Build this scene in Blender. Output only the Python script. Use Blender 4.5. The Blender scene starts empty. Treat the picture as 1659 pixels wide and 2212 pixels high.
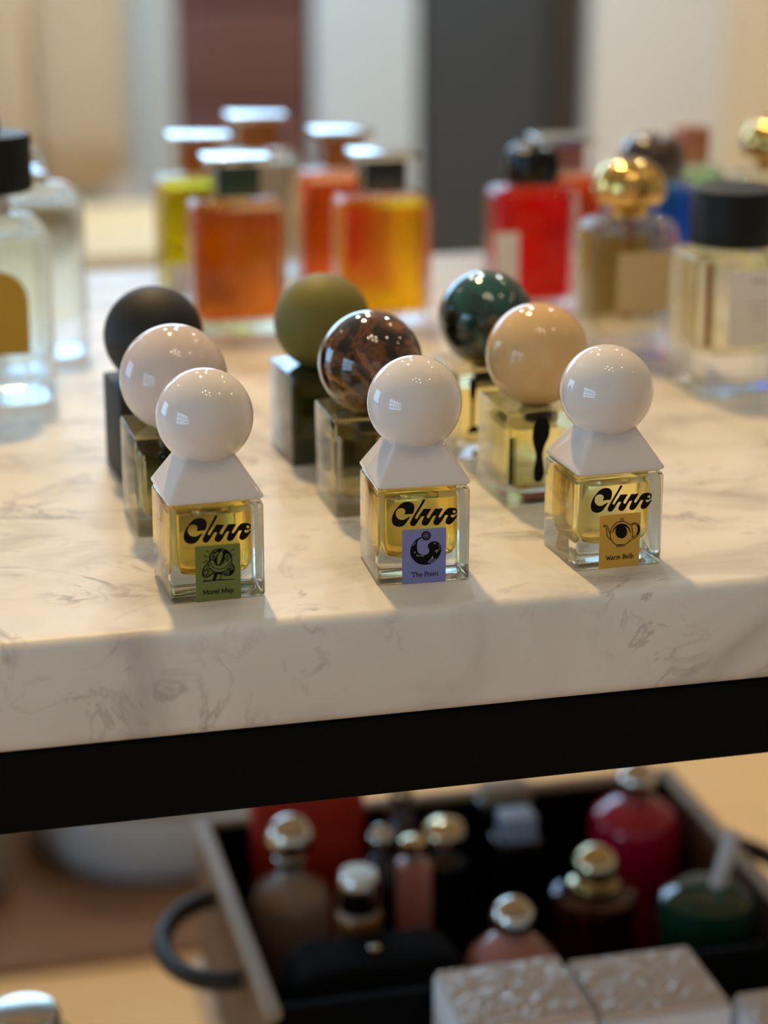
import bpy, bmesh, math, random
from mathutils import Vector, Matrix
from mathutils.geometry import tessellate_polygon

# ------------------------------------------------------------------ camera, world, exposure
scene = bpy.context.scene
col = scene.collection
T = 0.86                       # height of the marble table top above the floor

cam_data = bpy.data.cameras.new('camera')
cam = bpy.data.objects.new('camera', cam_data)
col.objects.link(cam)
cam.location = (-0.1982, -0.7955, T + 0.3058)
cam.rotation_euler = (math.pi / 2 - 0.3102, 0.0, -0.2442)
cam_data.sensor_fit = 'VERTICAL'
cam_data.sensor_height = 36.0
cam_data.lens = 4606.3 / 2212 * 36.0
cam_data.clip_start = 0.02
cam_data.dof.use_dof = True
cam_data.dof.focus_distance = 0.905
cam_data.dof.aperture_fstop = 4.2
scene.camera = cam

world = bpy.data.worlds.new('overcast_daylight')
scene.world = world
world.use_nodes = True
wbg = world.node_tree.nodes['Background']
DAY = (2.2, 3.7, 5.3)           # overcast daylight outside the windows
wbg.inputs['Color'].default_value = tuple(v / max(DAY) for v in DAY) + (1,)
wbg.inputs['Strength'].default_value = max(DAY)

vs = scene.view_settings
vs.view_transform = 'Standard'
vs.look = 'None'
vs.gamma = 1.0
vs.exposure = 0.1
vs.use_curve_mapping = False
cy = scene.cycles
cy.max_bounces = 16
cy.transmission_bounces = 14
cy.transparent_max_bounces = 16
cy.glossy_bounces = 6
cy.diffuse_bounces = 5
cy.sample_clamp_indirect = 6.0
cy.use_denoising = True

# radiance of the ceiling lamps, by circuit (linear rgb)
L_KEY = (108.0, 66.0, 22.0)    # watts of the spot above the rear of the table
L_BACK = (290.0, 300.0, 300.0)     # in front of the rear wall
W_BACK = (34.0, 36.0, 37.0)     # watts of the spots added there to brighten the panels
L_SIDE = (112.0, 94.0, 66.0)     # right-hand and front downlights
L_CLUSTER = (122.0, 100.0, 66.0)  # cluster of five above the camera

# ------------------------------------------------------------------ materials
def lin(c):
    return tuple((x / 12.92 if x <= 0.04045 else ((x + 0.055) / 1.055) ** 2.4) for x in c)

def rgb(r, g, b):
    return lin((r / 255, g / 255, b / 255)) + (1.0,)

def new_mat(name):
    m = bpy.data.materials.new(name)
    m.use_nodes = True
    nt = m.node_tree
    return m, nt, nt.nodes['Principled BSDF']

def pmat(name, color, rough=0.4, metal=0.0, coat=0.0, bump=0.0, bscale=200.0, var=0.0, sheen=0.0, trans=0.0, sss=0.0, ior=1.5, spec=0.5):
    """principled material with a little procedural variation and relief"""
    m, nt, p = new_mat(name)
    p.inputs['Base Color'].default_value = color
    p.inputs['Roughness'].default_value = rough
    p.inputs['Metallic'].default_value = metal
    p.inputs['Coat Weight'].default_value = coat
    p.inputs['Coat Roughness'].default_value = 0.03
    p.inputs['IOR'].default_value = ior
    p.inputs['Specular IOR Level'].default_value = spec
    p.inputs['Sheen Weight'].default_value = sheen
    p.inputs['Transmission Weight'].default_value = trans
    if sss:
        p.inputs['Subsurface Weight'].default_value = sss
        p.inputs['Subsurface Radius'].default_value = (0.006, 0.005, 0.004)
        p.inputs['Subsurface Scale'].default_value = 0.5
    if bump or var:
        tc = nt.nodes.new('ShaderNodeTexCoord')
        no = nt.nodes.new('ShaderNodeTexNoise')
        no.inputs['Scale'].default_value = bscale
        no.inputs['Detail'].default_value = 4
        nt.links.new(tc.outputs['Object'], no.inputs['Vector'])
        if var:
            mx = nt.nodes.new('ShaderNodeMix'); mx.data_type = 'RGBA'
            mx.inputs['A'].default_value = tuple(c * (1 - var) for c in color[:3]) + (1,)
            mx.inputs['B'].default_value = tuple(min(1, c * (1 + var)) for c in color[:3]) + (1,)
            nt.links.new(no.outputs['Fac'], mx.inputs['Factor'])
            nt.links.new(mx.outputs['Result'], p.inputs['Base Color'])
        if bump:
            bp = nt.nodes.new('ShaderNodeBump')
            bp.inputs['Strength'].default_value = bump
            bp.inputs['Distance'].default_value = 0.002
            nt.links.new(no.outputs['Fac'], bp.inputs['Height'])
            nt.links.new(bp.outputs['Normal'], p.inputs['Normal'])
    return m

def gmat(name, color=(1, 1, 1, 1), ior=1.48, rough=0.0, clear=0.35):
    """refracting glass or liquid; an ior below one is a liquid enclosed in glass"""
    m = bpy.data.materials.new(name)
    m.use_nodes = True
    nt = m.node_tree
    nt.nodes.clear()
    out = nt.nodes.new('ShaderNodeOutputMaterial')
    g = nt.nodes.new('ShaderNodeBsdfGlass')
    g.inputs['Color'].default_value = color
    g.inputs['IOR'].default_value = ior
    g.inputs['Roughness'].default_value = rough
    t = nt.nodes.new('ShaderNodeBsdfTransparent')      # part of the light goes straight through
    t.inputs['Color'].default_value = color
    mx = nt.nodes.new('ShaderNodeMixShader')
    mx.inputs[0].default_value = clear
    nt.links.new(g.outputs[0], mx.inputs[1])
    nt.links.new(t.outputs[0], mx.inputs[2])
    nt.links.new(mx.outputs[0], out.inputs['Surface'])
    return m

def thin_glass(name, color=(1, 1, 1, 1)):
    m = bpy.data.materials.new(name)
    m.use_nodes = True
    nt = m.node_tree
    nt.nodes.clear()
    out = nt.nodes.new('ShaderNodeOutputMaterial')
    mx = nt.nodes.new('ShaderNodeMixShader')
    t = nt.nodes.new('ShaderNodeBsdfTransparent'); t.inputs['Color'].default_value = color
    g = nt.nodes.new('ShaderNodeBsdfGlossy'); g.inputs['Roughness'].default_value = 0.0
    fr = nt.nodes.new('ShaderNodeFresnel'); fr.inputs['IOR'].default_value = 1.45
    nt.links.new(fr.outputs[0], mx.inputs[0])
    nt.links.new(t.outputs[0], mx.inputs[1])
    nt.links.new(g.outputs[0], mx.inputs[2])
    nt.links.new(mx.outputs[0], out.inputs['Surface'])
    return m

def emit(name, color, strength):
    m = bpy.data.materials.new(name)
    m.use_nodes = True
    nt = m.node_tree
    nt.nodes.clear()
    out = nt.nodes.new('ShaderNodeOutputMaterial')
    e = nt.nodes.new('ShaderNodeEmission')
    e.inputs['Color'].default_value = color
    e.inputs['Strength'].default_value = strength
    nt.links.new(e.outputs[0], out.inputs['Surface'])
    return m

def ramp(nt, fac, stops):
    r = nt.nodes.new('ShaderNodeValToRGB')
    els = r.color_ramp.elements
    while len(els) < len(stops):
        els.new(0.5)
    for e, (pos, c) in zip(els, stops):
        e.position = pos
        e.color = c
    nt.links.new(fac, r.inputs['Fac'])
    return r

def marble():
    m, nt, p = new_mat('veined_marble')
    tc = nt.nodes.new('ShaderNodeTexCoord')
    mp = nt.nodes.new('ShaderNodeMapping')
    mp.inputs['Rotation'].default_value = (0.2, 0.5, 0.35)
    mp.inputs['Scale'].default_value = (1.0, 1.7, 1.0)
    nt.links.new(tc.outputs['Object'], mp.inputs['Vector'])
    # soft clouds
    n1 = nt.nodes.new('ShaderNodeTexNoise'); n1.inputs['Scale'].default_value = 13; n1.inputs['Detail'].default_value = 6
    n1.inputs['Distortion'].default_value = 0.8
    nt.links.new(mp.outputs[0], n1.inputs['Vector'])
    cloud = ramp(nt, n1.outputs['Fac'], [(0.33, (0.60, 0.575, 0.555, 1)), (0.46, (0.77, 0.755, 0.735, 1)), (0.62, (0.84, 0.825, 0.805, 1))])
    # thin broken veins: ridge of a distorted noise
    def veins(scale, width, strength, gscale, g0, g1, rot):
        mv = nt.nodes.new('ShaderNodeMapping')
        mv.inputs['Rotation'].default_value = rot
        mv.inputs['Scale'].default_value = (1.0, 1.6, 1.0)
        nt.links.new(tc.outputs['Object'], mv.inputs['Vector'])
        n2 = nt.nodes.new('ShaderNodeTexNoise'); n2.inputs['Scale'].default_value = scale; n2.inputs['Detail'].default_value = 7
        n2.inputs['Roughness'].default_value = 0.58; n2.inputs['Distortion'].default_value = 0.9
        nt.links.new(mv.outputs[0], n2.inputs['Vector'])
        v = ramp(nt, n2.outputs['Fac'], [(0.5 - width, (0, 0, 0, 1)), (0.497, (1, 1, 1, 1)), (0.503, (1, 1, 1, 1)), (0.5 + width, (0, 0, 0, 1))])
        n3 = nt.nodes.new('ShaderNodeTexNoise'); n3.inputs['Scale'].default_value = gscale; n3.inputs['Detail'].default_value = 4
        nt.links.new(tc.outputs['Object'], n3.inputs['Vector'])
        g = ramp(nt, n3.outputs['Fac'], [(g0, (0, 0, 0, 1)), (g1, (strength, strength, strength, 1))])
        mul = nt.nodes.new('ShaderNodeMath'); mul.operation = 'MULTIPLY'
        nt.links.new(v.outputs[0], mul.inputs[0]); nt.links.new(g.outputs[0], mul.inputs[1])
        return mul.outputs[0]
    v1 = veins(9.0, 0.022, 0.75, 20.0, 0.48, 0.62, (0.2, 0.5, 0.35))
    v2 = veins(24.0, 0.028, 0.5, 14.0, 0.50, 0.64, (0.9, 0.1, 1.3))
    mul2 = nt.nodes.new('ShaderNodeMath'); mul2.operation = 'MAXIMUM'
    nt.links.new(v1, mul2.inputs[0]); nt.links.new(v2, mul2.inputs[1])
    mx = nt.nodes.new('ShaderNodeMix'); mx.data_type = 'RGBA'
    nt.links.new(mul2.outputs[0], mx.inputs['Factor'])
    nt.links.new(cloud.outputs[0], mx.inputs['A'])
    mx.inputs['B'].default_value = (0.30, 0.275, 0.26, 1)
    # small dark flecks
    vo = nt.nodes.new('ShaderNodeTexVoronoi'); vo.inputs['Scale'].default_value = 24
    nt.links.new(mp.outputs[0], vo.inputs['Vector'])
    n4 = nt.nodes.new('ShaderNodeTexNoise'); n4.inputs['Scale'].default_value = 130
    nt.links.new(tc.outputs['Object'], n4.inputs['Vector'])
    ad = nt.nodes.new('ShaderNodeMath'); ad.operation = 'MULTIPLY_ADD'; ad.inputs[1].default_value = 0.12
    nt.links.new(n4.outputs['Fac'], ad.inputs[0]); nt.links.new(vo.outputs['Distance'], ad.inputs[2])
    fl = ramp(nt, ad.outputs[0], [(0.09, (1, 1, 1, 1)), (0.16, (0, 0, 0, 1))])
    sep = nt.nodes.new('ShaderNodeSeparateColor'); nt.links.new(vo.outputs['Color'], sep.inputs[0])
    pick = ramp(nt, sep.outputs[0], [(0.45, (0, 0, 0, 1)), (0.95, (0.85, 0.85, 0.85, 1))])
    m3 = nt.nodes.new('ShaderNodeMath'); m3.operation = 'MULTIPLY'
    nt.links.new(fl.outputs[0], m3.inputs[0]); nt.links.new(pick.outputs[0], m3.inputs[1])
    mx2 = nt.nodes.new('ShaderNodeMix'); mx2.data_type = 'RGBA'
    nt.links.new(m3.outputs[0], mx2.inputs['Factor'])
    nt.links.new(mx.outputs['Result'], mx2.inputs['A'])
    mx2.inputs['B'].default_value = (0.30, 0.28, 0.27, 1)
    nt.links.new(mx2.outputs['Result'], p.inputs['Base Color'])
    p.inputs['Roughness'].default_value = 0.42
    p.inputs['Specular IOR Level'].default_value = 0.4
    return m

def wood(name, c1, c2, rough=0.5, scale=3.0):
    m, nt, p = new_mat(name)
    tc = nt.nodes.new('ShaderNodeTexCoord')
    mp = nt.nodes.new('ShaderNodeMapping'); mp.inputs['Scale'].default_value = (scale, scale * 14, scale * 14)
    nt.links.new(tc.outputs['Object'], mp.inputs['Vector'])
    n = nt.nodes.new('ShaderNodeTexNoise'); n.inputs['Scale'].default_value = 2.0; n.inputs['Detail'].default_value = 6
    nt.links.new(mp.outputs[0], n.inputs['Vector'])
    r = ramp(nt, n.outputs['Fac'], [(0.3, c1), (0.7, c2)])
    nt.links.new(r.outputs[0], p.inputs['Base Color'])
    p.inputs['Roughness'].default_value = rough
    return m

def swirl(name, stops, scale=22.0, dist=2.5):
    """polished stone ball: swirling bands under a clear coat"""
    m, nt, p = new_mat(name)
    tc = nt.nodes.new('ShaderNodeTexCoord')
    n = nt.nodes.new('ShaderNodeTexNoise')
    n.inputs['Scale'].default_value = scale; n.inputs['Detail'].default_value = 3; n.inputs['Distortion'].default_value = dist
    nt.links.new(tc.outputs['Object'], n.inputs['Vector'])
    r = ramp(nt, n.outputs['Fac'], stops)
    nt.links.new(r.outputs[0], p.inputs['Base Color'])
    p.inputs['Roughness'].default_value = 0.08
    p.inputs['Coat Weight'].default_value = 1.0
    p.inputs['Coat Roughness'].default_value = 0.01
    return m

M = {}
M['marble'] = marble()
M['black_steel'] = pmat('black_steel', rgb(3, 6, 8), 0.6, spec=0.10, bump=0.05, bscale=400)
M['floor_wood'] = wood('pale_floor_wood', rgb(252, 198, 128), rgb(254, 212, 150))
M['shelf_wood'] = wood('pale_shelf_wood', rgb(232, 186, 134), rgb(248, 212, 168))
M['plaster'] = pmat('wall_plaster', rgb(214, 210, 204), 0.8, bump=0.1, bscale=80, var=0.03)
M['grey_plaster'] = pmat('grey_wall_plaster', rgb(150, 150, 150), 0.8, bump=0.1, bscale=80, var=0.03)
M['ceiling'] = pmat('ceiling_paint', rgb(226, 220, 210), 0.85, bump=0.05, bscale=60)
M['clear'] = gmat('clear_glass', (0.97, 0.985, 0.975, 1), 1.49)
M['clear_front'] = gmat('clear_bottle_glass', (0.97, 0.985, 0.975, 1), 1.49, 0.0, 0.05)
M['clear_blue'] = gmat('cool_clear_glass', (0.94, 0.975, 0.985, 1), 1.49)
M['pane'] = thin_glass('window_pane_glass')
M['white_cap'] = pmat('glossy_white_plastic', rgb(236, 230, 228), 0.035, var=0.01, bscale=30, ior=1.65)
M['ink'] = pmat('black_print', rgb(14, 11, 9), 0.5, spec=0.15, var=0.05)
M['lamp_ring'] = pmat('lamp_trim', rgb(225, 222, 215), 0.4, var=0.02)
def lamp(name, c):
    k = max(max(c), 1e-6)
    return emit(name, tuple(v / k for v in c) + (1,), k)
M['lamp_key'] = lamp('spot_lamp_lens', (120.0, 90.0, 48.0))
M['lamp_back'] = lamp('rear_lamp_lens', L_BACK)
M['lamp_side'] = lamp('side_lamp_lens', L_SIDE)
M['lamp_cluster'] = lamp('cluster_lamp_lens', L_CLUSTER)
M['gold'] = pmat('polished_gold', rgb(228, 190, 112), 0.12, metal=1.0, var=0.03)
M['champagne'] = pmat('champagne_metal', rgb(226, 212, 172), 0.16, metal=1.0, var=0.03)
M['brass'] = pmat('brass_amber', rgb(206, 150, 80), 0.25, metal=0.7, var=0.05)
M['silver'] = pmat('polished_silver', rgb(220, 216, 206), 0.15, metal=1.0, var=0.03)
M['black_gloss'] = pmat('black_lacquer', rgb(12, 12, 13), 0.12, coat=0.5, var=0.02)
M['black_cap'] = pmat('black_cap_plastic', rgb(8, 8, 9), 0.22, spec=0.35, var=0.02)
M['black_matte'] = pmat('black_satin_plastic', rgb(12, 12, 12), 0.5, spec=0.3, var=0.02)

# ------------------------------------------------------------------ mesh helpers
def rr_ring(hx, hy, r, n):
    r = max(1e-5, min(r, hx, hy))
    pts = []
    for cx_, cy_, a0 in ((hx - r, hy - r, 0), (-hx + r, hy - r, 90), (-hx + r, -hy + r, 180), (hx - r, -hy + r, 270)):
        for k in range(n + 1):
            a = math.radians(a0 + 90 * k / n)
            pts.append((cx_ + r * math.cos(a), cy_ + r * math.sin(a)))
    return pts

def loft(bm, secs, n=5, off=(0, 0, 0)):
    """stack of rounded rectangles: (z, half_x, half_y, corner radius)"""
    rings = []
    for (z, hx, hy, r) in secs:
        rings.append([bm.verts.new((x + off[0], y + off[1], z + off[2])) for x, y in rr_ring(hx, hy, r, n)])
    for a, b in zip(rings, rings[1:]):
        for i in range(len(a)):
            j = (i + 1) % len(a)
            bm.faces.new((a[i], a[j], b[j], b[i]))
    bm.faces.new(list(reversed(rings[0])))
    bm.faces.new(rings[-1])
    return rings

def rbox(bm, hx, hy, z0, z1, r=0.002, e=None, n=4, off=(0, 0, 0)):
    """box with rounded vertical corners and softened top and bottom edges"""
    e = r * 0.6 if e is None else e
    s = [(z0 + e * (1 - math.cos(math.pi / 2 * k / 5)), hx - e * (1 - math.sin(math.pi / 2 * k / 5)), hy - e * (1 - math.sin(math.pi / 2 * k / 5)), r) for k in range(6)]
    t = [(z0 + z1 - q[0], q[1], q[2], q[3]) for q in reversed(s)]
    loft(bm, s + t, n, off)

def cyl(bm, prof, n=32, off=(0, 0, 0)):
    """lathe: profile of (radius, z)"""
    rings = []
    for r, z in prof:
        rings.append([bm.verts.new((off[0] + r * math.cos(2 * math.pi * k / n), off[1] + r * math.sin(2 * math.pi * k / n), off[2] + z)) for k in range(n)])
    for a, b in zip(rings, rings[1:]):
        for i in range(n):
            j = (i + 1) % n
            bm.faces.new((a[i], a[j], b[j], b[i]))
    bm.faces.new(list(reversed(rings[0])))
    bm.faces.new(rings[-1])

def ball(bm, r, off=(0, 0, 0), u=64, v=40, sz=1.0):
    res = bmesh.ops.create_uvsphere(bm, u_segments=u, v_segments=v, radius=r)
    for w in res['verts']:
        w.co = Vector((w.co.x + off[0], w.co.y + off[1], w.co.z * sz + off[2]))

def box(bm, x0, x1, y0, y1, z0, z1):
    v = [bm.verts.new((x, y, z)) for z in (z0, z1) for y in (y0, y1) for x in (x0, x1)]
    for f in ((0, 2, 3, 1), (4, 5, 7, 6), (0, 1, 5, 4), (2, 6, 7, 3), (0, 4, 6, 2), (1, 3, 7, 5)):
        bm.faces.new([v[i] for i in f])

def tube(bm, pts, r, n=10):
    rings = []
    pts = [Vector(p) for p in pts]
    for i, p in enumerate(pts):
        d = (pts[min(i + 1, len(pts) - 1)] - pts[max(i - 1, 0)]).normalized()
        a = d.cross(Vector((0, 0, 1)))
        if a.length < 1e-4:
            a = Vector((1, 0, 0))
        a.normalize(); b = d.cross(a)
        rings.append([bm.verts.new(p + r * (math.cos(2 * math.pi * k / n) * a + math.sin(2 * math.pi * k / n) * b)) for k in range(n)])
    for a, b in zip(rings, rings[1:]):
        for i in range(n):
            j = (i + 1) % n
            bm.faces.new((a[i], a[j], b[j], b[i]))
    bm.faces.new(rings[0]); bm.faces.new(rings[-1])

def obj(name, bm, mat, parent=None, loc=(0, 0, 0), rotz=0.0, smooth=35):
    bmesh.ops.recalc_face_normals(bm, faces=bm.faces[:])
    me = bpy.data.meshes.new(name)
    bm.to_mesh(me); bm.free()
    if mat:
        me.materials.append(M[mat] if isinstance(mat, str) else mat)
    if smooth:
        me.shade_smooth()
        me.set_sharp_from_angle(angle=math.radians(smooth))
    o = bpy.data.objects.new(name, me)
    col.objects.link(o)
    o.location = loc
    o.rotation_euler = (0, 0, rotz)
    if parent:
        o.parent = parent
    return o

def tag(o, label, cat, group=None):
    o['label'] = label; o['category'] = cat
    if group:
        o['group'] = group
    return o

def thing(name, label, cat, loc=(0, 0, 0), rotz=0.0, group=None):
    o = bpy.data.objects.new(name, None)
    col.objects.link(o)
    o.empty_display_size = 0.02
    o.location = loc; o.rotation_euler = (0, 0, rotz)
    return tag(o, label, cat, group)

def struct(name, bm, mat, parent=None, smooth=0):
    o = obj(name, bm, mat, parent, smooth=smooth)
    if parent is None:
        o['kind'] = 'structure'
    return o

def B():
    return bmesh.new()

# ------------------------------------------------------------------ the room
XL, XR, YF, YB, H = -4.0, 4.6, -4.2, 4.6, 2.92
b = B(); box(b, XL, XR, YF, YB, -0.1, 0.0); struct('floor', b, 'floor_wood')
b = B(); box(b, XL, XR, YF, YB, H, H + 0.1); struct('ceiling', b, 'ceiling')

def wall_with_window(name, axis, pos, th, a0, a1, w0, w1, z0, z1):
    bm = B()
    def add(p0, p1, q0, q1):
        if axis == 'x':
            box(bm, pos, pos + th, p0, p1, q0, q1)
        else:
            box(bm, p0, p1, pos, pos + th, q0, q1)
    add(a0, w0, 0, H); add(w1, a1, 0, H); add(w0, w1, 0, z0); add(w0, w1, z1, H)
    return struct(name, bm, 'plaster')

def window(name, axis, pos, w0, w1, z0, z1, cols, transom=False):
    root = bpy.data.objects.new(name, None)
    col.objects.link(root); root['kind'] = 'structure'
    def bx(part, p0, p1, q0, q1, d0, d1, mat):
        bm = B()
        if axis == 'x':
            box(bm, pos + d0, pos + d1, p0, p1, q0, q1)
        else:
            box(bm, p0, p1, pos + d0, pos + d1, q0, q1)
        return obj(part, bm, mat, root, smooth=0)
    f = 0.05
    mw = 0.05 if transom else 0.02
    fm = 'lamp_ring'
    bx('window_frame', w0, w1, z0, z0 + f, 0.02, 0.08, fm)
    bx('window_frame', w0, w1, z1 - f, z1, 0.02, 0.08, fm)
    bx('window_frame', w0, w0 + f, z0 + f, z1 - f, 0.02, 0.08, fm)
    bx('window_frame', w1 - f, w1, z0 + f, z1 - f, 0.02, 0.08, fm)
    step = (w1 - w0 - 2 * f) / cols
    for k in range(cols):
        s = w0 + f + k * step
        if k:
            bx('mullion', s - mw, s + mw, z0 + f, z1 - f, 0.03, 0.07, fm)
        bx('pane', s + (mw if k else 0), s + step - (mw if k < cols - 1 else 0), z0 + f, z1 - f, 0.047, 0.053, 'pane')
    if transom:  # thick bars added to break up this window's reflection in the balls
        for q in (0.3, 0.62):
            zz = z0 + (z1 - z0) * q
            bx('transom', w0 + f, w1 - f, zz - 0.06, zz + 0.06, 0.02, 0.08, fm)
    # portal: only guides the sampling of the daylight outside
    ld = bpy.data.lights.new('daylight_portal', 'AREA')
    ld.shape = 'RECTANGLE'; ld.size = w1 - w0; ld.size_y = z1 - z0
    ld.cycles.is_portal = True
    lo = bpy.data.objects.new('daylight_portal', ld); col.objects.link(lo)
    mid = (w0 + w1) / 2
    if axis == 'x':
        lo.location = (pos + (0.12 if pos < 0 else -0.02), mid, (z0 + z1) / 2)
        lo.rotation_euler = (math.pi / 2, 0, -math.pi / 2 if pos < 0 else math.pi / 2)
    else:
        lo.location = (mid, pos - 0.02 if pos > 0 else pos + 0.12, (z0 + z1) / 2)
        lo.rotation_euler = (-math.pi / 2, 0, 0) if pos > 0 else (math.pi / 2, 0, 0)
    return root

BW = (-1.7, 1.15, 1.18, 2.62)     # rear window: x range, z range
wall_with_window('wall_back', 'y', YB, 0.1, XL, XR, *BW)
window('window_1', 'y', YB, *BW, 3)
LW = (-4.0, -0.8, 0.35, 2.1)
LW2 = (1.7, 3.9, 0.60, 2.2)
bm = B()
for y0, y1, z0, z1 in ((YF, LW[0], 0, H), (LW[1], LW2[0], 0, H), (LW2[1], YB, 0, H), (LW[0], LW[1], 0, LW[2]), (LW[0], LW[1], LW[3], H), (LW2[0], LW2[1], 0, LW2[2]), (LW2[0], LW2[1], LW2[3], H)):
    box(bm, XL - 0.1, XL, y0, y1, z0, z1)
struct('wall_left', bm, 'plaster')
window('window_2', 'x', XL - 0.1, *LW, 5, transom=True)
window('window_3', 'x', XL - 0.1, *LW2, 3)
b = B(); box(b, XR, XR + 0.1, YF, YB, 0, H); struct('wall_right', b, 'ceiling')
b = B(); box(b, XL, XR, YF - 0.1, YF, 0, H); struct('wall_front', b, 'ceiling')

# ceiling downlights: from reflections in the white balls; two added to light the backdrop
def downlight(x, y, r, mat, label, group, aim=None):
    t = thing('ceiling_downlight', label, 'lamp', (x, y, H), 0, group)
    bm = B(); cyl(bm, [(r * 1.35, 0.0), (r * 1.35, -0.006), (r * 1.25, -0.010), (r * 1.05, -0.010), (r, -0.004)], 32)
    obj('trim_ring', bm, 'lamp_ring', t)
    bm = B(); cyl(bm, [(r, -0.006), (r * 0.96, -0.012), (r * 0.5, -0.0125)], 32)
    obj('lens', bm, mat, t)
    if aim:                      # a spot in the same fitting
        w, target, size = aim
        sd = bpy.data.lights.new('spot_beam', 'SPOT')
        k = max(max(w), 1e-6)
        sd.energy = k; sd.color = tuple(v / k for v in w)
        sd.spot_size = math.radians(size); sd.spot_blend = 1.0; sd.shadow_soft_size = 0.05
        so = bpy.data.objects.new('spot_beam', sd); col.objects.link(so)
        so.parent = t
        so.location = (0, 0, -0.075)
        so.rotation_euler = (Vector(target) - Vector((x, y, H - 0.075))).to_track_quat('-Z', 'Y').to_euler()
for x, y, cir, lb in [(-0.02, 1.27, 'key', 'downlight straight above the rear edge of the marble table'),
                                (-0.05, 2.69, 'back', 'downlight midway between table and rear window'),
                                (0.74, 3.88, 'back', 'downlight closest to the rear window'),
                                (1.52, 1.20, 'side', 'downlight above the right rear of the marble table'),
                                (-1.66, 1.96, 'side', 'downlight above the left rear of the marble table'),
                                (2.62, 0.20, 'side', 'downlight farthest to the right beside the table'),
                                (1.12, -0.54, 'side', 'downlight above the right front of the table'),
                                (2.62, -0.60, 'side', 'downlight at front right beside its twin'),
                                (0.45, 2.35, 'back', 'downlight added in front of the maroon cabinet to brighten the backdrop'),
                                (1.55, 2.35, 'back', 'downlight added in front of the pale grey partition to brighten the backdrop')]:
    aim = None
    if cir == 'key':
        aim = (L_KEY, (0.06, -0.02, T), 44)
    elif cir == 'back' and y < 3:  # added beam, washes the backdrop panels with extra light
        aim = (W_BACK, (x + 0.15, 3.45, 0.75), 80)
    downlight(x, y, 0.032 if cir == 'side' else 0.05, 'lamp_' + cir, 'round recessed ' + lb, 'ceiling downlights', aim)
for i, (x, y, lb) in enumerate([(-0.27, -0.56, 'leftmost'), (-0.02, -0.45, 'rearmost'), (0.24, -0.64, 'right rear'), (-0.02, -0.83, 'middle'), (0.26, -1.00, 'frontmost')]):
    downlight(x, y, 0.028, 'lamp_cluster', 'small warm ceiling lamp, %s of the five-lamp cluster above the camera' % lb, 'cluster of five ceiling lamps')

# ------------------------------------------------------------------ furniture behind the table
def panel(name, x0, x1, y0, y1, z0, z1, mat, label, cat, lines=0):
    t = thing(name, label, cat, ((x0 + x1) / 2, (y0 + y1) / 2, z0))
    bm = B(); rbox(bm, (x1 - x0) / 2, (y1 - y0) / 2, 0, z1 - z0, 0.006)
    obj('body', bm, mat, t)
    if lines:
        for k in range(lines):
            bm = B(); hx = (x1 - x0) / 2 - 0.012
            zz = 0.06 + k * (z1 - z0 - 0.08) / lines
            rbox(bm, hx, 0.006, zz, zz + (z1 - z0 - 0.08) / lines - 0.012, 0.004, off=(0, -(y1 - y0) / 2 - 0.006, 0))
            obj('front_panel', bm, mat, t)
    return t

M['maroon'] = pmat('maroon_lacquer', rgb(112, 78, 74), 0.5, var=0.06, bscale=6)
M['charcoal'] = pmat('charcoal_paint', rgb(66, 74, 82), 0.6, var=0.04, bscale=6)
M['umber'] = pmat('dark_umber_paint', rgb(64, 60, 54), 0.6, var=0.04, bscale=6)
M['blue_grey'] = pmat('pale_blue_grey_paint', rgb(214, 234, 248), 0.6, var=0.03, bscale=6)
M['pale_grey'] = pmat('pale_warm_grey_paint', rgb(234, 238, 238), 0.6, var=0.03, bscale=6)
M['beige'] = pmat('beige_paint', rgb(236, 222, 192), 0.7, var=0.03, bscale=6)
M['grey_post'] = pmat('grey_post_paint', rgb(186, 188, 192), 0.5, var=0.03, bscale=6)
M['fabric'] = pmat('cream_fabric', rgb(244, 230, 206), 0.9, bump=0.3, bscale=600, var=0.06, sheen=0.3)
panel('cabinet', 0.43, 0.712, 3.45, 3.85, 0, 1.06, 'maroon', 'dark maroon cabinet with horizontal drawer fronts between grey pillars', 'cabinet', 5)
panel('partition', 0.712, 0.922, 3.42, 3.9, 0, 1.06, 'blue_grey', 'pale blue-grey partition between maroon and charcoal cabinets', 'partition')
panel('cabinet', 0.922, 1.209, 3.45, 3.85, 0, 1.06, 'charcoal', 'tall smooth charcoal cabinet behind the red perfume bottle', 'cabinet', 1)
panel('cabinet', 1.209, 1.296, 3.47, 3.85, 0, 1.06, 'umber', 'narrow dark umber cabinet beside the charcoal one', 'cabinet', 1)
panel('partition', 1.296, 1.589, 3.42, 3.9, 0, 1.06, 'pale_grey', 'pale warm grey partition right of the charcoal cabinet', 'partition')
panel('partition', 1.589, 2.3, 3.42, 3.9, 0, 1.06, 'beige', 'wide beige partition at the right edge of the view', 'partition')
panel('pillar', 0.30, 0.362, 2.95, 3.05, 0, 1.05, 'blue_grey', 'slim pale grey pillar beside the cream upholstered screen', 'pillar')

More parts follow.
